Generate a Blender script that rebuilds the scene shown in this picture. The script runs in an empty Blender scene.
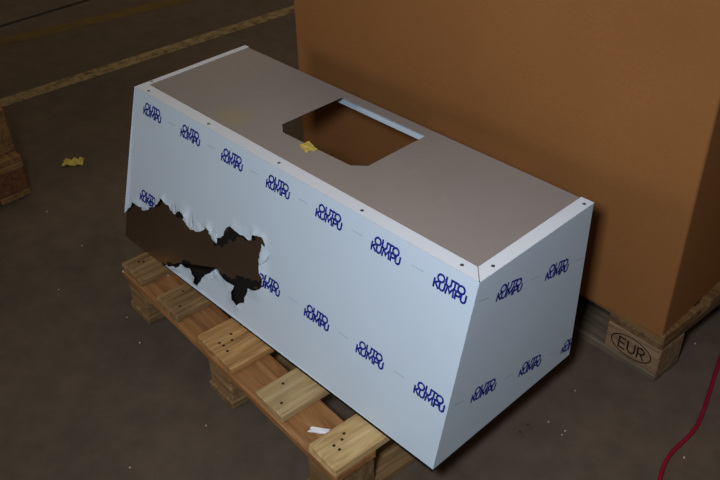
import bpy, bmesh, math, random
from mathutils import Vector, Matrix, noise
from mathutils.geometry import delaunay_2d_cdt

random.seed(7)
S = bpy.context.scene
COL = S.collection

# ------------------------------------------------------------------ camera
F_PX, YAW, PIT, ROLL = 861.5, -0.823, 0.6292, -0.030
CAM = Vector((0.6937, -0.812, 1.4651))
fwd = Vector((math.sin(YAW) * math.cos(PIT), math.cos(YAW) * math.cos(PIT), -math.sin(PIT)))
r0 = Vector((math.cos(YAW), -math.sin(YAW), 0))
u0 = r0.cross(fwd)
RIGHT = math.cos(ROLL) * r0 + math.sin(ROLL) * u0
UP = math.cos(ROLL) * u0 - math.sin(ROLL) * r0
cam = bpy.data.cameras.new('camera')
cam.sensor_width = 36.0
cam.lens = F_PX / 720.0 * 36.0
cam.clip_start = 0.02
co = bpy.data.objects.new('camera', cam)
COL.objects.link(co)
m3 = Matrix((RIGHT, UP, -fwd)).transposed()
co.matrix_world = Matrix.Translation(CAM) @ m3.to_4x4()
S.camera = co


def pix(x, y, z=0.0):
    """photo pixel -> point on the horizontal plane at height z"""
    d = fwd + RIGHT * ((x - 360) / F_PX) + UP * ((240 - y) / F_PX)
    return CAM + d * ((z - CAM.z) / d.z)


# ------------------------------------------------------------------ light
w = bpy.data.worlds.new('world')
S.world = w
w.use_nodes = True
bg = w.node_tree.nodes['Background']
bg.inputs[0].default_value = (1.0, 0.76, 0.48, 1)
bg.inputs[1].default_value = 0.085


def area(name, loc, target, sx, sy, power, col):
    l = bpy.data.lights.new(name, 'AREA')
    l.shape = 'RECTANGLE'
    l.size, l.size_y = sx, sy
    l.energy = power
    l.color = col
    o = bpy.data.objects.new(name, l)
    COL.objects.link(o)
    o.location = loc
    o.rotation_euler = (Vector(target) - Vector(loc)).to_track_quat('-Z', 'Y').to_euler()
    return o


# the photographer's flash, daylight from a far window on the left, the hall's ceiling lamps
flash = area('flash_light', (0.55, -0.95, 1.62), (-0.22, 0.4, 0.42), 0.2, 0.2, 8.4, (0.95, 1.0, 1.11))
flash.data.spread = math.radians(115)
area('window_light', (-2.3, -4.4, 1.85), (-0.5, 0.3, 0.35), 1.2, 1.2, 32, (1.0, 0.95, 0.88))
area('ceiling_lamp_light', (-2.1, 1.7, 3.0), (-2.0, 1.5, 0.0), 1.2, 1.2, 9, (1.0, 0.76, 0.48))
S.view_settings.view_transform = 'Standard'
S.view_settings.look = 'None'
S.view_settings.gamma = 1.0
S.view_settings.use_curve_mapping = False
S.view_settings.exposure = 0.0


# ------------------------------------------------------------------ helpers
def lin(r, g, b):
    f = lambda c: ((c / 255 + 0.055) / 1.055) ** 2.4 if c > 10 else c / 255 / 12.92
    return (f(r), f(g), f(b), 1)


class NT:
    def __init__(s, name, rough=0.6, metal=0.0, spec=0.5):
        s.m = bpy.data.materials.new(name)
        s.m.use_nodes = True
        s.t = s.m.node_tree
        s.b = s.t.nodes['Principled BSDF']
        s.b.inputs['Roughness'].default_value = rough
        s.b.inputs['Metallic'].default_value = metal
        s.b.inputs['Specular IOR Level'].default_value = spec

    def n(s, t, **kw):
        x = s.t.nodes.new(t)
        for k, v in kw.items():
            if k in x.inputs:
                x.inputs[k].default_value = v
            else:
                setattr(x, k, v)
        return x

    def l(s, a, b):
        s.t.links.new(a, b)

    def coords(s, scale, rnd=True):
        tc = s.n('ShaderNodeTexCoord')
        mp = s.n('ShaderNodeMapping')
        mp.inputs['Scale'].default_value = scale
        src = tc.outputs['Object']
        if rnd:
            oi = s.n('ShaderNodeObjectInfo')
            mu = s.n('ShaderNodeMath', operation='MULTIPLY')
            mu.inputs[1].default_value = 23.0
            s.l(oi.outputs['Random'], mu.inputs[0])
            va = s.n('ShaderNodeVectorMath', operation='ADD')
            s.l(src, va.inputs[0])
            s.l(mu.outputs[0], va.inputs[1])
            src = va.outputs[0]
        s.l(src, mp.inputs['Vector'])
        return mp.outputs[0]

    def noise(s, vec, scale, detail=4, rough=0.55, dist=0.0):
        x = s.n('ShaderNodeTexNoise')
        x.inputs['Scale'].default_value = scale
        x.inputs['Detail'].default_value = detail
        x.inputs['Roughness'].default_value = rough
        x.inputs['Distortion'].default_value = dist
        s.l(vec, x.inputs['Vector'])
        return x.outputs['Fac']

    def ramp(s, fac, stops):
        x = s.n('ShaderNodeValToRGB')
        e = x.color_ramp.elements
        while len(e) < len(stops):
            e.new(0.5)
        for el, (p, c) in zip(e, stops):
            el.position = p
            el.color = c
        s.l(fac, x.inputs['Fac'])
        return x.outputs['Color']

    def mix(s, a, b, fac, mode='MIX'):
        x = s.n('ShaderNodeMix', data_type='RGBA', blend_type=mode)
        for v, i in ((fac, 0), (a, 6), (b, 7)):
            if hasattr(v, 'links'):
                s.l(v, x.inputs[i])
            else:
                x.inputs[i].default_value = v
        return x.outputs[2]

    def col(s, c):
        if hasattr(c, 'links'):
            s.l(c, s.b.inputs['Base Color'])
        else:
            s.b.inputs['Base Color'].default_value = c

    def bump(s, h, strength, dist=0.002):
        x = s.n('ShaderNodeBump')
        x.inputs['Strength'].default_value = strength
        x.inputs['Distance'].default_value = dist
        s.l(h, x.inputs['Height'])
        s.l(x.outputs[0], s.b.inputs['Normal'])


def plain(name, c, rough=0.6, metal=0.0, spec=0.5, var=0.12, scale=40):
    a = NT(name, rough, metal, spec)
    f = a.noise(a.coords((1, 1, 1)), scale, 3)
    lo = tuple(v * (1 - var) for v in c[:3]) + (1,)
    hi = tuple(min(1, v * (1 + var)) for v in c[:3]) + (1,)
    a.col(a.ramp(f, [(0.3, lo), (0.7, hi)]))
    return a.m


def wood(name, dark, mid, light, stain=0.3):
    a = NT(name, 0.75, 0, 0.25)
    v = a.coords((1.2, 14, 14))
    g = a.noise(v, 5.0, 6, 0.6, 0.6)
    c = a.ramp(g, [(0.28, dark), (0.5, mid), (0.72, light)])
    v2 = a.coords((3, 9, 9))
    st = a.noise(v2, 2.2, 4, 0.6)
    sf = a.ramp(st, [(0.52, (0, 0, 0, 1)), (0.78, (stain, stain, stain, 1))])
    c = a.mix(c, (0.06, 0.045, 0.03, 1), sf)
    oi = a.n('ShaderNodeObjectInfo')
    rr = a.ramp(oi.outputs['Random'], [(0.0, (0.72, 0.72, 0.74, 1)), (1.0, (1.1, 1.06, 1.0, 1))])
    c = a.mix(c, rr, 1.0, 'MULTIPLY')
    a.col(c)
    a.bump(g, 0.5, 0.002)
    return a.m


M = {}
M['wood'] = wood('pine_wood', lin(120, 88, 52), lin(172, 132, 84), lin(205, 168, 115))
M['wood_orange'] = wood('orange_pine_wood', lin(122, 84, 50), lin(158, 112, 68), lin(186, 142, 92), 0.25)
M['wood_old'] = wood('weathered_pine_wood', lin(96, 76, 50), lin(140, 112, 74), lin(170, 142, 98), 0.5)
M['wood_red'] = wood('reddish_block_wood', lin(84, 52, 34), lin(116, 74, 48), lin(138, 96, 64), 0.4)
M['wood_dark'] = wood('dark_pallet_wood', lin(84, 62, 42), lin(122, 94, 64), lin(152, 122, 86), 0.4)
M['wood_dim'] = wood('dim_pallet_wood', lin(92, 66, 40), lin(130, 98, 60), lin(158, 124, 80), 0.4)
M['wood_block'] = wood('block_wood', lin(104, 82, 62), lin(140, 114, 88), lin(166, 140, 110), 0.3)
M['wood_grey'] = wood('dusty_runner_wood', lin(78, 70, 58), lin(104, 94, 78), lin(126, 114, 94), 0.3)
M['wood_light'] = wood('light_pine_wood', lin(168, 134, 86), lin(206, 176, 122), lin(228, 204, 156), 0.35)
M['nail'] = plain('rusty_nail', lin(52, 44, 40), 0.5, 0.6)
M['nail_bright'] = plain('bright_nail', lin(225, 220, 210), 0.35, 0.3)

a = NT('concrete_floor', 0.62, 0, 0.35)
tv = a.coords((1, 1, 1), False)
n1 = a.noise(tv, 1.1, 5, 0.6)
n2 = a.noise(tv, 14, 6, 0.65)
c1 = a.ramp(n1, [(0.3, lin(82, 72, 62)), (0.7, lin(103, 89, 75))])
c2 = a.ramp(n2, [(0.3, (0.78, 0.78, 0.78, 1)), (0.7, (1.14, 1.12, 1.1, 1))])
c = a.mix(c1, c2, 1.0, 'MULTIPLY')
n3 = a.noise(tv, 160, 2, 0.5)
sp = a.ramp(n3, [(0.70, (0, 0, 0, 1)), (0.76, (0.35, 0.35, 0.35, 1))])
c = a.mix(c, lin(128, 118, 100), sp)
a.col(c)
a.bump(n2, 0.25, 0.003)
M['floor'] = a.m

a = NT('worn_yellow_floor_paint', 0.6, 0, 0.3)
tv = a.coords((1, 1, 1), False)
f = a.noise(tv, 28, 6, 0.7)
a.col(a.ramp(f, [(0.36, lin(92, 78, 60)), (0.5, lin(146, 126, 92)), (0.7, lin(176, 154, 114))]))
M['line_worn'] = a.m
a = NT('ochre_floor_paint', 0.6, 0, 0.3)
tv = a.coords((1, 1, 1), False)
f = a.noise(tv, 9, 5, 0.6)
a.col(a.ramp(f, [(0.3, lin(96, 76, 42)), (0.7, lin(118, 94, 52))]))
M['line_ochre'] = a.m

a = NT('corrugated_cardboard', 0.85, 0, 0.15)
tv = a.coords((1, 1, 1), False)
n1 = a.noise(tv, 2.0, 4)
n2 = a.noise(a.coords((20, 20, 30), False), 6.0, 4)
c = a.mix(a.ramp(n1, [(0.3, lin(140, 94, 52)), (0.7, lin(151, 103, 59))]),
          a.ramp(n2, [(0.3, (0.94, 0.94, 0.94, 1)), (0.7, (1.05, 1.05, 1.05, 1))]), 1.0, 'MULTIPLY')
a.col(c)
wv = a.n('ShaderNodeTexWave', bands_direction='X')
wv.inputs['Scale'].default_value = 45
wv.inputs['Distortion'].default_value = 0.6
a.l(tv, wv.inputs['Vector'])
a.bump(wv.outputs['Fac'], 0.05, 0.001)
M['card'] = a.m
M['tape'] = plain('brown_packing_tape', lin(150, 112, 68), 0.3)

M['film'] = plain('bluish_white_film', lin(199, 217, 232), 0.38, 0, 0.4, 0.02, 5)
M['film_white'] = plain('white_film', lin(234, 243, 252), 0.4, 0, 0.4, 0.02, 5)
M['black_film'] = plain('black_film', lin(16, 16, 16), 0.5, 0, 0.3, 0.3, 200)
M['ink'] = plain('blue_ink', lin(20, 34, 136), 0.5, 0, 0.3, 0.03)
M['ink_dash'] = plain('faint_dash_ink', lin(140, 152, 172), 0.5, 0, 0.3, 0.03)
M['brand'] = plain('burnt_brand', lin(38, 24, 14), 0.8, 0, 0.1, 0.2)

a = NT('polished_steel', 0.3, 1.0)
tv = a.coords((1, 1, 1), False)
f = a.noise(tv, 3.0, 3)
a.col(a.ramp(f, [(0.3, (0.34, 0.26, 0.19, 1)), (0.7, (0.42, 0.32, 0.24, 1))]))
M['steel'] = a.m

a = NT('grey_sheet', 0.45, 0.15, 0.4)
tv = a.coords((1, 1, 1), False)
n1 = a.noise(tv, 3.2, 3)
base = a.ramp(n1, [(0.3, lin(155, 149, 145)), (0.7, lin(163, 157, 153))])
n2 = a.noise(tv, 26, 5, 0.7)
# dull yellow glue smear and pale scuffs
gd = a.n('ShaderNodeVectorMath', operation='DISTANCE')
a.l(tv, gd.inputs[0])
gd.inputs[1].default_value = pix(234, 117, 0.5439)
ad = a.n('ShaderNodeMath', operation='MULTIPLY_ADD')
a.l(n2, ad.inputs[0])
ad.inputs[1].default_value = 0.09
a.l(gd.outputs['Value'], ad.inputs[2])
sm = a.ramp(ad.outputs[0], [(0.065, (0.38, 0.38, 0.38, 1)), (0.105, (0, 0, 0, 1))])
c = a.mix(base, lin(176, 160, 108), sm)
n4 = a.noise(a.coords((9, 5, 1), False), 2.6, 6, 0.75)
sc = a.ramp(n4, [(0.61, (0, 0, 0, 1)), (0.68, (0.22, 0.22, 0.22, 1))])
c = a.mix(c, lin(186, 176, 166), sc)
a.col(c)
M['grey'] = a.m

M['red'] = plain('red_rubber', lin(146, 20, 46), 0.4, 0, 0.4, 0.1)
M['yellow'] = plain('yellow_paper', lin(212, 190, 96), 0.8, 0, 0.2, 0.12, 60)
M['paper'] = plain('white_paper', lin(238, 238, 236), 0.7, 0, 0.2, 0.04)
M['chip_pale'] = plain('pale_chip', lin(190, 182, 166), 0.8)
M['chip_dark'] = plain('dark_chip', lin(24, 20, 18), 0.8)


def link(name, me, mat, parent=None, loc=None, rot=None):
    o = bpy.data.objects.new(name, me)
    COL.objects.link(o)
    if mat is not None and not me.materials:
        me.materials.append(mat)
    o.parent = parent
    if loc is not None:
        o.location = loc
    if rot is not None:
        o.rotation_euler = rot
    return o


def from_bm(name, bm, mat, parent=None, loc=None, rot=None, smooth=False):
    me = bpy.data.meshes.new(name)
    bm.to_mesh(me)
    bm.free()
    if smooth:
        for p in me.polygons:
            p.use_smooth = True
    return link(name, me, mat, parent, loc, rot)


def thing(name, label, cat, loc=(0, 0, 0), rz=0.0, group=None):
    o = bpy.data.objects.new(name, None)
    COL.objects.link(o)
    o.location = loc
    o.rotation_euler = (0, 0, rz)
    o.empty_display_size = 0.1
    tag(o, label, cat, group)
    return o


def tag(o, label, cat, group=None):
    o['label'] = label
    o['category'] = cat
    if group:
        o['group'] = group
    return o


CACHE = {}


def box_mesh(name, lx, ly, lz, bev, mat, seed=0, rough=0.0):
    """bevelled box, origin at its lower centre; seed varies the corners a little"""
    key = (name, round(lx, 4), round(ly, 4), round(lz, 4), mat.name, seed)
    if key in CACHE:
        return CACHE[key]
    bm = bmesh.new()
    bmesh.ops.create_cube(bm, size=1)
    rn = random.Random(seed)
    for v in bm.verts:
        v.co = Vector((v.co.x * lx, v.co.y * ly, (v.co.z + 0.5) * lz))
        if rough:
            v.co.x += rn.uniform(-rough, rough)
            v.co.y += rn.uniform(-rough, rough) * 0.4
    if bev:
        bmesh.ops.bevel(bm, geom=bm.edges[:], offset=bev, segments=1, affect='EDGES')
    me = bpy.data.meshes.new(name)
    bm.to_mesh(me)
    bm.free()
    me.materials.append(mat)
    CACHE[key] = me
    return me


# ------------------------------------------------------------------ floor
bm = bmesh.new()
bmesh.ops.create_grid(bm, x_segments=8, y_segments=8, size=9)
fl = from_bm('floor', bm, M['floor'], loc=(-1.0, 1.0, 0))
fl['kind'] = 'structure'


def floor_line(p0, p1, wd, mat, name):
    d = (p1 - p0)
    L = d.length
    me = box_mesh(name, L, wd, 0.0012, 0, mat, seed=hash(name) % 50)
    return link(name, me, mat, None, (p0 + p1) / 2, (0, 0, math.atan2(d.y, d.x)))


def extend(p, q, a_, b_):
    d = (q - p).normalized()
    return p - d * a_, q + d * b_


p0, p1 = pix(0, 103.5), pix(292, 9.5)
p0, p1 = extend(p0, p1, 0.12, 2.6)
o = floor_line(p0, p1, 0.07, M['line_worn'], 'painted_line')
tag(o, 'worn pale yellow painted line passing closest to the white hood', 'floor marking')
p0, p1 = pix(0, 42.5), pix(180, 0.0)
p0, p1 = extend(p0, p1, 2.0, 3.0)
o = floor_line(p0, p1, 0.085, M['line_ochre'], 'painted_line')
tag(o, 'dull ochre painted line on floor farther from the white hood', 'floor marking')
p0, p1 = pix(0, 26.5), pix(88, 0)
p0, p1 = extend(p0, p1, 1.5, 0.4)
o = floor_line(p0, p1, 0.022, plain('dark_line', lin(26, 22, 18), 0.8), 'dark_floor_line')  # narrow dark strip laid flat on the floor past the ochre line
tag(o, 'thin dark line along the floor beside the ochre painted line', 'floor joint')


# ------------------------------------------------------------------ strokes (lettering)
def arc(cx, cy, rx, ry, a0, a1, n):
    return [(cx + rx * math.cos(math.radians(a0 + (a1 - a0) * i / n)),
             cy + ry * math.sin(math.radians(a0 + (a1 - a0) * i / n))) for i in range(n + 1)]


def letter(ch, w_=1.0, h=1.0):
    if ch == 'O':
        return [arc(w_ / 2, h / 2, w_ / 2, h / 2, 90, 450, 22)]
    if ch == 'U':
        r = w_ / 2
        return [[(0, h)] + arc(r, r, r, r, 180, 360, 12) + [(w_, h)]]
    if ch == 'T':
        return [[(0, h), (w_, h)], [(w_ / 2, h), (w_ / 2, 0)]]
    if ch == 'K':
        return [[(0, 0), (0, h)], [(w_, h), (0, h * 0.42)], [(w_ * 0.3, h * 0.58), (w_, 0)]]
    if ch == 'M':
        return [[(0, 0), (w_ * 0.12, h), (w_ / 2, h * 0.25), (w_ * 0.88, h), (w_, 0)]]
    if ch == 'P':
        r = h * 0.28
        return [[(0, 0), (0, h), (w_ - r, h)] + arc(w_ - r, h - r, r, r, 90, -90, 8) + [(0, h - 2 * r)]]
    if ch == 'E':
        return [[(w_, h), (0, h), (0, 0), (w_, 0)], [(0, h / 2), (w_ * 0.85, h / 2)]]
    if ch == 'R':
        r = h * 0.28
        return [[(0, 0), (0, h), (w_ - r, h)] + arc(w_ - r, h - r, r, r, 90, -90, 8) + [(0, h - 2 * r)],
                [(w_ * 0.45, h - 2 * r), (w_, 0)]]


def ribbon(bm, pts, half, f, step=None):
    """flat stroke of constant width along a polyline; f maps (x, y) to 3D"""
    if step:
        q = [pts[0]]
        for p_, n_ in zip(pts, pts[1:]):
            L = math.dist(p_, n_)
            k = max(1, int(L / step))
            q += [(p_[0] + (n_[0] - p_[0]) * i / k, p_[1] + (n_[1] - p_[1]) * i / k) for i in range(1, k + 1)]
        pts = q
    closed = math.dist(pts[0], pts[-1]) < 1e-6
    if closed:
        pts = pts[:-1]
    n = len(pts)
    ring = []
    for i in range(n):
        p_ = Vector(pts[i])
        a_ = Vector(pts[i - 1]) if (i > 0 or closed) else None
        b_ = Vector(pts[(i + 1) % n]) if (i < n - 1 or closed) else None
        d1 = (p_ - a_).normalized() if a_ is not None else (b_ - p_).normalized()
        d2 = (b_ - p_).normalized() if b_ is not None else d1
        t = (d1 + d2)
        t = t.normalized() if t.length > 1e-6 else d1
        nn = Vector((-t.y, t.x))
        k = half / max(0.45, nn.dot(Vector((-d1.y, d1.x))))
        if a_ is None:
            p_ = p_ - d1 * half
        if b_ is None:
            p_ = p_ + d2 * half
        ring.append((p_ + nn * k, p_ - nn * k))
    rv = [(f(*x), f(*y)) for x, y in ring]
    vv = [(bm.verts.new(x) if x else None, bm.verts.new(y) if y else None) for x, y in rv]
    for i in range(n if closed else n - 1):
        a_, b_ = vv[i], vv[(i + 1) % n]
        if None in a_ or None in b_:
            continue
        bm.faces.new((a_[1], b_[1], b_[0], a_[0]))


def logo_strokes():
    """two stacked words; origin at the mark's middle, metres"""
    out = []
    st = 0.0
    # upper word
    h = 0.0145
    for ch, x, wd in (('O', 0.006, 0.0150), ('U', 0.0255, 0.0115), ('T', 0.0385, 0.0135), ('O', 0.0525, 0.0150)):
        for s in letter(ch, wd, h):
            out.append([(x + a_ - 0.0365, b_ - 0.0005) for a_, b_ in s])
    for ch, x, wd in (('K', 0.0, 0.0105), ('U', 0.0130, 0.0115), ('M', 0.0285, 0.0170), ('P', 0.0500, 0.0100),
                      ('U', 0.0625, 0.0105)):
        for s in letter(ch, wd, h):
            out.append([(x + a_ - 0.0365, b_ - 0.0145) for a_, b_ in s])
    return out


LOGO = logo_strokes()
LHALF = 0.0021

# ------------------------------------------------------------------ the pallet builder
PH = 0.144


def piece(name, parent, s0, s1, t0, t1, z0, z1, mat, along='s', seed=0, bev=0.0025, rough=0.0):
    lx, ly = (s1 - s0, t1 - t0)
    if along == 's':
        me = box_mesh(name, lx, ly, z1 - z0, bev, mat, seed, rough)
        rz = 0
    else:
        me = box_mesh(name, ly, lx, z1 - z0, bev, mat, seed, rough)
        rz = math.pi / 2
    return link(name, me, mat, parent, ((s0 + s1) / 2, (t0 + t1) / 2, z0), (0, 0, rz))


def nails(parent, pts, mat, r=0.0042, z=PH):
    for (s, t) in pts:
        key = ('nail', mat.name, r)
        if key not in CACHE:
            bm = bmesh.new()
            bmesh.ops.create_cone(bm, cap_ends=True, segments=9, radius1=r, radius2=r * 0.8, depth=0.0012)
            me = bpy.data.meshes.new('nail')
            bm.to_mesh(me)
            bm.free()
            me.materials.append(mat)
            CACHE[key] = me
        link('nail', CACHE[key], mat, parent, (s, t, z - 0.0003))


# ---- pallet under the hood: local s along its wide side (-.873..0), t towards the carton
PX, PY, PA, PE, PD = -0.1326, -0.1285, -0.0663, 0.873, 0.66
pal = thing('wooden_pallet', 'pine pallet with five deck boards carrying the white sheet-metal hood', 'pallet',
            (PX, PY, 0), PA)
boards = [(-0.873, -0.772, 'wood_old'), (-0.692, -0.595, 'wood_old'), (-0.507, -0.363, 'wood'),
          (-0.274, -0.179, 'wood_light'), (-0.086, 0.0, 'wood_light')]
offs = (0.0, 0.0, 0.001, 0.004, 0.0)
for i, (s0, s1, mt) in enumerate(boards):
    piece('deck_board', pal, s0, s1, offs[i], PD, PH - 0.022, PH, M[mt], 't', i, 0.003, 0.002)
for i, t0 in enumerate((0.0, PD / 2 - 0.05, PD - 0.105)):
    piece('cross_board', pal, -PE, 0, t0, t0 + 0.105, PH - 0.044, PH - 0.022, M['wood_orange'], 's', 20 + i, 0.003)
for i, (s0, s1) in enumerate(((-0.862, -0.775), (-0.475, -0.385), (-0.098, -0.004))):
    for j, t0 in enumerate((0.004, PD / 2 - 0.05, PD - 0.104)):
        piece('block', pal, s0, s1, t0, t0 + 0.1, 0.022, PH - 0.044, M['wood_old'], 's', 40, 0.004)
    piece('runner', pal, s0 - 0.006, s1 + 0.004, 0.0, PD, 0.0, 0.022, M['wood_old'], 't', 60 + i, 0.003)


def to_pal(x, y, z):
    p_ = pix(x, y, z) - Vector((PX, PY, 0))
    c_, s_ = math.cos(PA), math.sin(PA)
    return (p_.x * c_ + p_.y * s_, -p_.x * s_ + p_.y * c_)


nails(pal, [to_pal(x, y, PH) for x, y in ((139, 262), (143.5, 261.5), (183, 291), (180, 306), (231, 334), (232, 340),
      (219.5, 343), (223.5, 345.5), (227.5, 351), (283, 383.5), (281.5, 403), (344, 433.5), (342, 439.5),
      (334, 445.5), (339.5, 449.5))], M['nail'])
nails(pal, [to_pal(168, 275.5, PH - 0.022)], M['nail_bright'], 0.004, PH - 0.022)
n_ = link('nail', CACHE[('nail', 'bright_nail', 0.004)], None, pal, (-0.868, -0.0008, PH - 0.026), (math.pi / 2, 0, 0))

# ---- pallet under the carton: local s along its long side (-1.2..0), t away from the hood
BX, BY, BA = 0.1149, 0.6404, -0.0592
bp = thing('wooden_pallet', 'wooden pallet branded EUR in an oval under the big cardboard carton', 'pallet',
           (BX, BY, 0), BA)
BW, BD = 1.2, 0.8


def standard_pallet(parent, t_, md, mc, mb, mr, seed):
    """1.2 x 0.8 m pallet, s from -1.2 to 0, t from t_ to t_ + 0.8; returns its blocks"""
    out = []
    for i, (t0, t1) in enumerate(((0, 0.145), (0.186, 0.286), (0.3275, 0.4725), (0.514, 0.614), (0.655, 0.8))):
        piece('deck_board', parent, -BW, 0, t_ + t0, t_ + t1, PH - 0.022, PH, M[md], 's', seed + i, 0.003)
    for i, s0 in enumerate((-BW, -BW / 2 - 0.0725, -0.145)):
        piece('cross_board', parent, s0, s0 + 0.145, t_, t_ + BD, PH - 0.044, PH - 0.022, M[mc], 't', seed + 10 + i, 0.003)
        for t0, t1 in ((0, 0.1), (0.3275, 0.4725), (0.7, 0.8)):
            out.append(piece('block', parent, s0, s0 + 0.145, t_ + t0, t_ + t1, 0.022, PH - 0.044, M[mb], 's', seed + 20, 0.004))
    for i, (t0, t1) in enumerate(((0, 0.1), (0.35, 0.45), (0.7, 0.8))):
        piece('runner', parent, -BW, 0, t_ + t0, t_ + t1, 0, 0.022, M[mr], 's', seed + 30 + i, 0.003)
    return out


brand_block = standard_pallet(bp, 0.0, 'wood_dim', 'wood_dark', 'wood_block', 'wood_grey', 70)[6]
bm = bmesh.new()
fb = lambda x, y: Vector((x, -0.0506, 0.039 + y))
ribbon(bm, arc(0, 0, 0.054, 0.029, 0, 360, 32), 0.0014, fb)
for ch, x, wd in (('E', -0.033, 0.016), ('U', -0.009, 0.019), ('R', 0.018, 0.017)):
    for s in letter(ch, wd, 0.030):
        ribbon(bm, [(x + p_[0], p_[1] - 0.015) for p_ in s], 0.0021, fb)
o = from_bm('burnt_stamp', bm, M['brand'], brand_block)
o['label'] = 'burnt oval stamp reading EUR'

# ---- carton
ca = thing('cardboard_carton', 'huge plain brown cardboard carton standing on the stamped pallet', 'carton',
           (0.10885, 0.63977, PH), 0.0158)
CS0, CS1, CT0, CT1, CH = -1.2, 0.0, 0.0, 0.78, 1.0


def carton_body():
    bm = bmesh.new()
    R = 0.007
    path = []
    corners = ((CS1 - R, CT0 + R, -90), (CS1 - R, CT1 - R, 0), (CS0 + R, CT1 - R, 90), (CS0 + R, CT0 + R, 180))
    for k, (cx, cy, a0) in enumerate(corners):
        for i in range(5):
            t = math.radians(a0 + 90 * i / 4)
            path.append((cx + R * math.cos(t), cy + R * math.sin(t)))
        nx, ny, na = corners[(k + 1) % 4]
        e = path[-1]
        t = math.radians(na)
        g = (nx + R * math.cos(t), ny + R * math.sin(t))
        for i in range(1, 20):
            path.append((e[0] + (g[0] - e[0]) * i / 20, e[1] + (g[1] - e[1]) * i / 20))
    rows = []
    NZ = 20
    for j in range(NZ + 1):
        z = CH * j / NZ
        row = []
        for (x, y) in path:
            u = (x - CS0) / (CS1 - CS0)
            v = (y - CT0) / (CT1 - CT0)
            k = math.sin(math.pi * j / NZ)
            bx_ = 0.006 * k * math.sin(math.pi * min(1, max(0, u))) * noise.noise((x * 2.2, y * 2.2, z * 2.2))
            bul = 0.008 * k
            yy = y - (bul * math.sin(math.pi * u) - bx_ if v < 0.02 else -bul * math.sin(math.pi * u) if v > 0.98 else 0)
            xx = x + (bul * math.sin(math.pi * v) if u > 0.98 else -bul * math.sin(math.pi * v) if u < 0.02 else 0)
            row.append(bm.verts.new((xx, yy, z)))
        rows.append(row)
    n = len(path)
    for a_, b_ in zip(rows, rows[1:]):
        for i in range(n):
            bm.faces.new((a_[i], a_[(i + 1) % n], b_[(i + 1) % n], b_[i]))
    bm.faces.new(list(reversed(rows[0])))
    bm.faces.new(rows[-1])
    return bm


from_bm('body', carton_body(), M['card'], ca)
mid = (CT0 + CT1) / 2
for t0, t1 in ((CT0 + 0.004, mid - 0.001), (mid + 0.001, CT1 - 0.004)):
    link('top_flap', box_mesh('top_flap', CS1 - CS0 - 0.008, t1 - t0, 0.005, 0.001, M['card'], 3), None, ca,
         ((CS0 + CS1) / 2, (t0 + t1) / 2, CH))
link('packing_tape', box_mesh('packing_tape', CS1 - CS0 - 0.02, 0.05, 0.0006, 0, M['tape'], 3), None, ca,
     ((CS0 + CS1) / 2, mid, CH + 0.005))

# ------------------------------------------------------------------ the hood
L, DT, DB, HH = 1.0839, 0.3373, 0.4411, 0.4015
Z0, Z1 = PH + 0.0004, PH + HH
YF = DB - DT
HH = Z1 - Z0
SL = math.hypot(YF, HH)
E2 = Vector((0, YF, HH)) / SL
NF = Vector((0, -HH, YF)) / SL
hood = thing('sheet_metal_hood', 'long white film-covered sheet-metal hood with blue print and torn front film',
             'extractor hood', (0, 0, 0))


FLARE = 0.012


def ul(v):
    return -L - FLARE * (1 - v / SL)


def fpt(u, v, d=0.0):
    # the left end spreads a little towards the bottom
    u = u - FLARE * (1 - v / SL) * max(0.0, (-u - 0.8) / (L - 0.8))
    return Vector((u, 0, Z0)) + E2 * v + NF * d


def slab(name, outline, thick, mat, parent, nrm):
    """closed sheet: 3D outline extruded by thick against nrm"""
    bm = bmesh.new()
    a_ = [bm.verts.new(p_) for p_ in outline]
    b_ = [bm.verts.new(Vector(p_) - Vector(nrm) * thick) for p_ in outline]
    bm.faces.new(a_)
    bm.faces.new(list(reversed(b_)))
    n = len(a_)
    for i in range(n):
        bm.faces.new((a_[i], b_[i], b_[(i + 1) % n], a_[(i + 1) % n]))
    bmesh.ops.recalc_face_normals(bm, faces=bm.faces[:])
    return from_bm(name, bm, mat, parent)


TH = 0.0015
slab('front_panel', [fpt(-L, 0), fpt(0, 0), fpt(0, SL), fpt(-L, SL)], TH, M['steel'], hood, NF)
for x, n in ((0.0, 1), (-L, -1)):
    xb = x if n > 0 else x - FLARE
    slab('side_panel', [(xb, 0.002, Z0), (xb, DB, Z0), (x, DB, Z1 - 0.001), (x, YF + 0.002, Z1 - 0.001)], TH, M['steel'],
         hood, (n, 0, 0))
# top sheet with its cut-out
ZT = Z1 - 0.0016
outer = [(-L + 0.004, YF + 0.004), (-0.004, YF + 0.004), (-0.004, DB), (-L + 0.004, DB)]
hole = [(-0.646, 0.209), (-0.437, 0.216), (-0.409, 0.240), (-0.409, 0.414), (-0.677, 0.414), (-0.678, 0.233)]
bm = bmesh.new()
vs = [Vector(p_) for p_ in outer + hole]
ed = [(i, (i + 1) % 4) for i in range(4)] + [(4 + i, 4 + (i + 1) % 6) for i in range(6)]
cv, ce, cf, *_ = delaunay_2d_cdt(vs, ed, [], 2, 1e-6)


def inside(poly, x, y):
    c_ = False
    n = len(poly)
    for i in range(n):
        x0, y0 = poly[i][0], poly[i][1]
        x1, y1 = poly[(i + 1) % n][0], poly[(i + 1) % n][1]
        if (y0 > y) != (y1 > y) and x < (x1 - x0) * (y - y0) / (y1 - y0) + x0:
            c_ = not c_
    return c_


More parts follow.
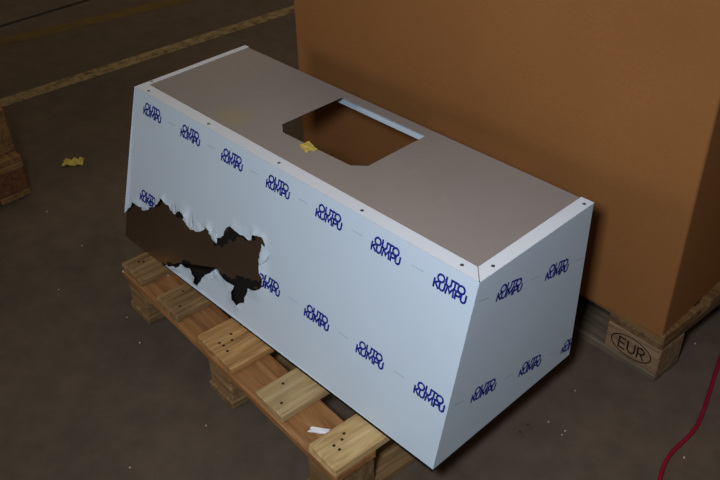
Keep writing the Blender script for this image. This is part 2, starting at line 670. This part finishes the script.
bv = [bm.verts.new((p_.x, p_.y, ZT)) for p_ in cv]
for f_ in cf:
    cx = sum(cv[i].x for i in f_) / len(f_)
    cy = sum(cv[i].y for i in f_) / len(f_)
    if not inside(hole, cx, cy) and inside(outer, cx, cy):
        bm.faces.new([bv[i] for i in f_])
ext = bmesh.ops.extrude_face_region(bm, geom=bm.faces[:])
for g_ in ext['geom']:
    if isinstance(g_, bmesh.types.BMVert):
        g_.co.z -= 0.0014
bmesh.ops.recalc_face_normals(bm, faces=bm.faces[:])
from_bm('top_panel', bm, M['grey'], hood)
# folded edges on the top, mitred at the corners, and the lip at the open back
FW, FR, FL = 0.031, 0.029, 0.015
e = 0.0013
slab('front_flange', [(-L, YF, Z1), (-e, YF, Z1), (-FR - e, YF + FW, Z1), (-L + FL, YF + FW, Z1)], 0.0012,
     M['film_white'], hood, (0, 0, 1))
slab('side_flange', [(0, YF + e, Z1), (0, DB + 0.002, Z1), (-FR, DB + 0.002, Z1), (-FR, YF + FW + e, Z1)], 0.0012,
     M['film_white'], hood, (0, 0, 1))
slab('side_flange', [(-L, YF + e, Z1), (-L + FL, YF + FW + e, Z1), (-L + FL, DB + 0.002, Z1), (-L, DB + 0.002, Z1)],
     0.0012, M['film_white'], hood, (0, 0, 1))
o = slab('back_lip', [(-L + 0.003, DB - 0.001, ZT - 0.0015), (-0.003, DB - 0.001, ZT - 0.0015), (-0.003, DB - 0.001, ZT - 0.037),
                      (-L + 0.003, DB - 0.001, ZT - 0.037)], 0.0012, M['film'], hood, (0, -1, 0))


M['rivet'] = plain('dull_rivet', lin(96, 98, 102), 0.4, 0.7)


def rivet(p_, nrm, r=0.0038):
    key = ('rivet', r)
    if key not in CACHE:
        bm = bmesh.new()
        bmesh.ops.create_uvsphere(bm, u_segments=10, v_segments=6, radius=r)
        bmesh.ops.scale(bm, vec=(1, 1, 0.45), verts=bm.verts)
        me = bpy.data.meshes.new('rivet')
        bm.to_mesh(me)
        bm.free()
        me.materials.append(M['rivet'])
        CACHE[key] = me
    link('rivet', CACHE[key], None, hood, p_, Vector(nrm).to_track_quat('Z', 'Y').to_euler())


for x, y in ((148.6, 91), (208.6, 124), (279, 163), (362, 210.5), (462, 265), (493, 266), (584, 204), (151.7, 81.5)):
    p_ = pix(x, y, Z1)
    rivet((p_.x, p_.y, Z1), (0, 0, 1))

# ---- torn film on the front
ZO, ZS = (115, 180), 3.694


def fuv(zx, zy):
    """photo detail point -> (u, v) on the sloping front sheet"""
    x, y = ZO[0] + zx / ZS, ZO[1] + zy / ZS
    d = fwd + RIGHT * ((x - 360) / F_PX) + UP * ((240 - y) / F_PX)
    t = (Vector((0, 0, Z0)) - CAM).dot(NF) / d.dot(NF)
    p_ = CAM + d * t - Vector((0, 0, Z0))
    u, v = p_.x, p_.dot(E2)
    k = FLARE * (1 - v / SL) / (L - 0.8)
    if u < -0.8:
        u = (u - k * 0.8) / (1 + k)
    return (u, v)


TEAR = [fuv(*p_) for p_ in (
    (52, 110), (70, 80), (85, 92), (108, 101), (130, 103), (148, 98), (160, 90), (172, 78), (180, 66), (188, 84),
    (200, 92), (205, 103), (225, 127), (245, 113), (262, 125), (272, 150), (285, 182), (310, 190), (345, 172), (362, 200),
    (380, 214), (395, 213), (405, 190), (425, 170), (450, 185), (490, 208), (512, 220), (518, 200), (545, 208),
    (558, 235), (550, 262), (538, 290), (540, 320), (545, 345), (553, 370), (548, 394), (500, 397), (490, 420), (478, 455),
    (455, 462), (438, 440), (445, 390), (420, 375), (395, 352), (375, 328), (350, 345), (330, 365), (315, 390),
    (298, 375), (303, 358), (280, 325), (250, 308), (215, 317), (200, 310), (172, 311))]
rt = random.Random(3)


def jag(pts, lv=2, amp=0.16):
    for _ in range(lv):
        q = []
        for a_, b_ in zip(pts, pts[1:]):
            d = (b_[0] - a_[0], b_[1] - a_[1])
            k = rt.uniform(-amp, amp)
            q += [a_, ((a_[0] + b_[0]) / 2 - d[1] * k, (a_[1] + b_[1]) / 2 + d[0] * k)]
        pts = q + [pts[-1]]
    return pts


UL, UR, VB, VT = -L + 0.0005, 0.0008, 0.0065, SL + 0.0006
tear = jag(TEAR)
tear = [(UL, tear[0][1] - 0.012)] + tear
tear = [p_ for p_ in tear if p_[0] >= UL and p_[1] > VB + 0.0005]
tear.append((tear[-1][0] - 0.006, VB))
bite = tear + [(UL - 0.01, VB - 0.01), (UL - 0.01, tear[0][1])]


def tdist(u, v):
    best = 1e9
    for (ax, ay), (bx_, by_) in zip(tear, tear[1:]):
        dx, dy = bx_ - ax, by_ - ay
        l2 = dx * dx + dy * dy
        t = 0 if l2 == 0 else max(0, min(1, ((u - ax) * dx + (v - ay) * dy) / l2))
        d = math.hypot(u - ax - t * dx, v - ay - t * dy)
        best = min(best, d)
    return best


def lift(u, v):
    if u > -0.46 or v > 0.30:
        return 0.0
    d = tdist(u, v)
    n1_ = noise.noise((u * 16, v * 16, 1.3))
    n2_ = noise.noise((u * 60, v * 60, 7.7))
    wd = 0.026 + 0.018 * n1_
    if d > wd:
        return 0.0
    amp = max(0.0012, 0.007 * (0.55 + 1.2 * n1_) + 0.003 * n2_)
    k = 1 - d / wd
    return amp * k * k


FO = 0.0011
outline = [(UL, VT)] + tear + [(UR, VB), (UR, VT)]
pts2 = [Vector(p_) for p_ in outline]
nb = len(pts2)
step = 0.0085
yy = VB + step
while yy < 0.31:
    xx = UL + step
    while xx < -0.46:
        if not inside(bite, xx, yy) and 0.003 < tdist(xx, yy) < 0.05 and yy < VT - 0.004:
            pts2.append(Vector((xx + rt.uniform(-.002, .002), yy + rt.uniform(-.002, .002))))
        xx += step
    yy += step
cv, ce, cf, *_ = delaunay_2d_cdt(pts2, [(i, (i + 1) % nb) for i in range(nb)], [], 2, 1e-7)
bm = bmesh.new()
bv = [bm.verts.new(fpt(p_.x, p_.y, FO + lift(p_.x, p_.y))) for p_ in cv]
for f_ in cf:
    cx = sum(cv[i].x for i in f_) / len(f_)
    cy = sum(cv[i].y for i in f_) / len(f_)
    if inside(outline, cx, cy):
        bm.faces.new([bv[i] for i in f_])
bmesh.ops.recalc_face_normals(bm, faces=bm.faces[:])
if sum((f_.normal for f_ in bm.faces), Vector()).dot(NF) < 0:
    bmesh.ops.reverse_faces(bm, faces=bm.faces[:])
film = from_bm('protective_film', bm, M['film'], hood)
film['label'] = 'bluish white printed film with ragged tear'
film.data.materials.append(M['black_film'])
sol = film.modifiers.new('thickness', 'SOLIDIFY')
sol.thickness = 0.0005
sol.offset = -1
sol.material_offset = 1
sol.material_offset_rim = 0

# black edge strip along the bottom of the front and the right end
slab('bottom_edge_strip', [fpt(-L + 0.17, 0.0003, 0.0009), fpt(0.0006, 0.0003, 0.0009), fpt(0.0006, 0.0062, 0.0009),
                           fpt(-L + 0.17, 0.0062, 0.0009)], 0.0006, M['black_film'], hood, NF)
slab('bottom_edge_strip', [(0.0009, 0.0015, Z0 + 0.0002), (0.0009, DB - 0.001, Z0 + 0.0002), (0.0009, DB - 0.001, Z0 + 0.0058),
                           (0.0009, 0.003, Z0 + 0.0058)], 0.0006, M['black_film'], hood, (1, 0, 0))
# black underlayer left stuck to the steel
for poly in (
    [(222, 122), (235, 108), (250, 105), (268, 120), (282, 150), (285, 165), (272, 158), (252, 146), (234, 140)],
    [(362, 237), (384, 226), (400, 190), (425, 162), (455, 178), (505, 205), (520, 221), (480, 224), (440, 228),
     (415, 232), (396, 248), (376, 241)],
    [(192, 306), (215, 312), (250, 296), (285, 314), (312, 330), (345, 334), (375, 318), (352, 350), (334, 367),
     (326, 390), (312, 398), (288, 374), (300, 362), (272, 328), (250, 314), (215, 324)],
    [(382, 328), (410, 348), (440, 366), (480, 368), (528, 378), (548, 338), (560, 398), (505, 402), (494, 428),
     (480, 460), (455, 467), (433, 443), (440, 395), (412, 382), (378, 345)],
):
    q = jag([fuv(*p_) for p_ in poly] + [fuv(*poly[0])], 3, 0.26)[:-1]
    slab('black_film_remnant', [fpt(u, max(v, 0.001), 0.0006) for u, v in q], 0.0004, M['black_film'], hood, NF)

# curled white flaps along the tear
def flap(base, tip, width, rise):
    (bu, bv_), (tu, tv_) = fuv(*base), fuv(*tip)
    d = Vector((tu - bu, tv_ - bv_))
    nrm = Vector((-d.y, d.x)).normalized()
    wl = width / ZS * 0.0034
    bm = bmesh.new()
    rows = []
    N = 6
    for i in range(N + 1):
        t = i / N
        c_ = Vector((bu, bv_)) + d * t
        h = FO + 0.0008 + rise * math.sin(t * 2.3) * (0.4 + 0.6 * t)
        ww = wl * (1 - t) ** 0.7 + 0.001
        row = []
        for k in (-1, -0.35, 0.35, 1):
            j = rt.uniform(-0.0016, 0.0016)
            p_ = c_ + nrm * (ww * k + j)
            row.append(bm.verts.new(fpt(p_.x, p_.y, h * (1 - 0.35 * abs(k)) + 0.0006)))
        rows.append(row)
    for a_, b_ in zip(rows, rows[1:]):
        for i in range(3):
            bm.faces.new((a_[i], a_[i + 1], b_[i + 1], b_[i]))
    bmesh.ops.recalc_face_normals(bm, faces=bm.faces[:])
    if sum((f_.normal for f_ in bm.faces), Vector()).dot(NF) < 0:
        bmesh.ops.reverse_faces(bm, faces=bm.faces[:])
    o = from_bm('film_flap', bm, M['film'], film)
    o.data.materials.append(M['black_film'])
    so = o.modifiers.new('thickness', 'SOLIDIFY')
    so.thickness = 0.0004
    so.offset = -1
    so.material_offset = 1


for b_, t_, w_, r_ in (((268, 128), (292, 182), 26, 0.006), ((212, 92), (228, 118), 16, 0.005), ((318, 160), (312, 188), 22, 0.005),
                       ((358, 182), (383, 232), 16, 0.006), ((562, 255), (543, 312), 18, 0.008),
                       ((385, 372), (376, 330), 20, 0.007), ((100, 97), (132, 104), 10, 0.004)):
    flap(b_, t_, w_, r_)


# ---- print on the films
def add_logo(parent, f, nrm, name='logo', step=None):
    bm = bmesh.new()
    for k, s in enumerate(LOGO):
        # each stroke a hair above the last, so crossing strokes do not share a plane
        g = lambda x, y, k=k: (lambda p: p + nrm * (k * 3e-5) if p else None)(f(x, y))
        ribbon(bm, s, LHALF, g, step)
    if not bm.faces:
        bm.free()
        return
    bmesh.ops.recalc_face_normals(bm, faces=bm.faces[:])
    return from_bm(name, bm, M['ink'], parent)


def add_dash(parent, f):
    bm = bmesh.new()
    ribbon(bm, [(-0.014, 0), (0.014, 0)], 0.0005, f)
    from_bm('dash', bm, M['ink_dash'], parent)


def front_f(cu, cv_, near):
    def f(x, y):
        u, v = cu + x, cv_ + y
        if u < UL or u > UR:
            return None
        if near:
            if inside(bite, u, v):
                return None
            return fpt(u, v, FO + lift(u, v) + 0.0006)
        return fpt(u, v, FO + 0.0003)
    return f


for k in range(7):
    u = -0.054 - 0.1575 * k
    add_logo(film, front_f(u, 0.377, False), NF)
    add_dash(film, front_f(u - 0.0785, 0.3765, False))
    near = k >= 2
    ub = u + 0.010
    if k in (4, 5):
        continue
    add_logo(film, front_f(ub, 0.150, near), NF, step=0.0015 if near else None)
    if k < 3:
        add_dash(film, front_f(ub - 0.0785, 0.150, False))

# ---- film on the two ends
XF = 0.0009
for x, n in ((XF, 1), (-L - XF, -1)):
    xb = x if n > 0 else x - FLARE
    yo = 0.0 if n > 0 else 0.012
    o = slab('protective_film', [(xb, 0.0008 + yo, Z0 + 0.006), (xb, DB - 0.001, Z0 + 0.006), (x, DB - 0.001, Z1 - 0.0002),
                                 (x, YF - 0.0003, Z1 - 0.0002)], 0.0006, M['film'], hood, (n, 0, 0))
    if n == 1:
        sfilm = o
tl = math.atan2(YF, HH)
ct, st_ = math.cos(tl), math.sin(tl)


def side_f(cy, cz):
    def f(x, y):
        Y = cy + x * ct + y * st_
        Z = cz - x * st_ + y * ct
        if Y > DB - 0.001 or Y < 0.002:
            return None
        return Vector((XF + 0.0003, Y, Z))
    return f


for (cy, cz), ks in (((0.194, 0.480), (0, 1)), ((0.142, 0.262), (0, 1, 2))):
    for k in ks:
        d = 0.1555 * k
        add_logo(sfilm, side_f(cy + d * ct, cz - d * st_), Vector((1, 0, 0)), step=0.002)
    for k in (-1, 0, 1):
        d = 0.1555 * k + 0.078
        add_dash(sfilm, side_f(cy + d * ct, cz - d * st_))


# ------------------------------------------------------------------ another pallet, at the left
lp = thing('wooden_pallet', 'dark weathered pallet with reddish block, lower of the two stacked pallets', 'pallet',
           (-1.708, 0.004, 0), 0.0)
standard_pallet(lp, -0.8, 'wood_dim', 'wood_dim', 'wood_red', 'wood_dim', 200)
up = thing('wooden_pallet', 'dark weathered pallet lying on another pallet near the yellow floor line', 'pallet',
           (-1.744, 0.006, PH), 0.01)
standard_pallet(up, -0.8, 'wood_dim', 'wood_dim', 'wood_dim', 'wood_dim', 300)

# ------------------------------------------------------------------ small things
# red cable
cu = bpy.data.curves.new('cable', 'CURVE')
cu.dimensions = '3D'
cu.bevel_depth = 0.0046
cu.bevel_resolution = 4
sp = cu.splines.new('NURBS')
R = 0.0046
cp = [pix(x, y, R) for x, y in ((800, 300), (755, 312), (731, 332), (720, 358), (713, 381), (704.5, 408), (697, 428), (684, 441),
                                (671, 452), (663.5, 465), (659, 480), (655, 510), (640, 560))]
sp.points.add(len(cp) - 1)
for p_, v in zip(sp.points, cp):
    p_.co = (v.x, v.y, v.z, 1)
sp.use_endpoint_u = True
sp.order_u = 4
tmp = bpy.data.objects.new('tmp', cu)
COL.objects.link(tmp)
bpy.context.view_layer.update()
me = bpy.data.meshes.new_from_object(tmp.evaluated_get(bpy.context.evaluated_depsgraph_get()))
bpy.data.objects.remove(tmp)
me.materials.clear()
o = link('red_cable', me, M['red'])
for p_ in me.polygons:
    p_.use_smooth = True
tag(o, 'thin red cable curving over the concrete floor beside the stamped pallet', 'cable')


def crumple(name, n, rx, ry, rz_, seed, mat, loc, rz=0.0):
    """crumpled sheet lying on its lowest points"""
    rn = random.Random(seed)
    bm = bmesh.new()
    bmesh.ops.create_grid(bm, x_segments=n, y_segments=n, size=1)
    for v in bm.verts:
        x, y = v.co.x, v.co.y
        k = noise.noise((x * 1.7 + seed, y * 1.7, 0.3)) + 0.5 * noise.noise((x * 4 + seed, y * 4, 1.3))
        edge = 1 + 0.35 * noise.noise((math.atan2(y, x) * 1.5, seed, 0))
        v.co = Vector((x * rx * edge + rn.uniform(-.06, .06) * rx, y * ry * edge + rn.uniform(-.06, .06) * ry, rz_ * abs(k) * 2))
    zmin = min(v.co.z for v in bm.verts)
    for v in bm.verts:
        v.co.z += 0.0008 - zmin
    ext = bmesh.ops.extrude_face_region(bm, geom=bm.faces[:])
    for g_ in ext['geom']:
        if isinstance(g_, bmesh.types.BMVert):
            g_.co.z -= 0.0008
    bmesh.ops.recalc_face_normals(bm, faces=bm.faces[:])
    return from_bm(name, bm, mat, None, loc, (0, 0, rz))


o = crumple('paper_scrap', 8, 0.034, 0.018, 0.012, 4, M['yellow'], pix(73.5, 163.5, 0), 0.9)
tag(o, 'crumpled yellow paper scrap lying on the open concrete floor', 'scrap')
p_ = pix(319.5, 431, PH - 0.022)
o = crumple('paper_scrap', 6, 0.021, 0.007, 0.002, 9, M['paper'], (p_.x, p_.y, PH - 0.022), 0.62)
tag(o, 'small white torn paper strip lying on the cross board of the pallet', 'scrap')
p_ = pix(308, 147.5, ZT)
o = crumple('tape_scrap', 6, 0.020, 0.013, 0.0015, 12, M['yellow'], (p_.x, p_.y, ZT), -0.25)
tag(o, 'bit of yellow tape on the grey top beside the cut-out', 'scrap')

rc = random.Random(5)


def chip(x, y, r, mat, label, group):
    bm = bmesh.new()
    bmesh.ops.create_icosphere(bm, subdivisions=1, radius=r)
    for v in bm.verts:
        v.co *= rc.uniform(0.7, 1.25)
        v.co.z *= 0.5
    zm = min(v.co.z for v in bm.verts)
    for v in bm.verts:
        v.co.z -= zm
    o = from_bm('debris_chip', bm, mat, None, pix(x, y, 0), (0, 0, rc.uniform(0, 6)))
    tag(o, label, 'debris', group)


for x, y in ((548.5, 422), (562, 435), (565, 431), (575, 391)):
    chip(x, y, 0.0022, M['chip_pale'], 'tiny pale chip on the floor beside the printed end of the hood', 'pale chips beside the hood end')
for x, y in ((520, 432), (527.5, 425)):
    chip(x, y, 0.0024, M['chip_dark'], 'tiny dark chip on the floor beside the printed end of the hood', 'dark chips beside the hood end')
for x, y in ((127, 317.5), (82, 246), (59, 290), (47, 212), (140, 343), (130, 468), (206, 426), (684, 458), (695, 344)):
    chip(x, y, 0.0026, M['chip_pale'], 'tiny pale chip lying out on the open concrete floor', 'pale chips on the open floor')
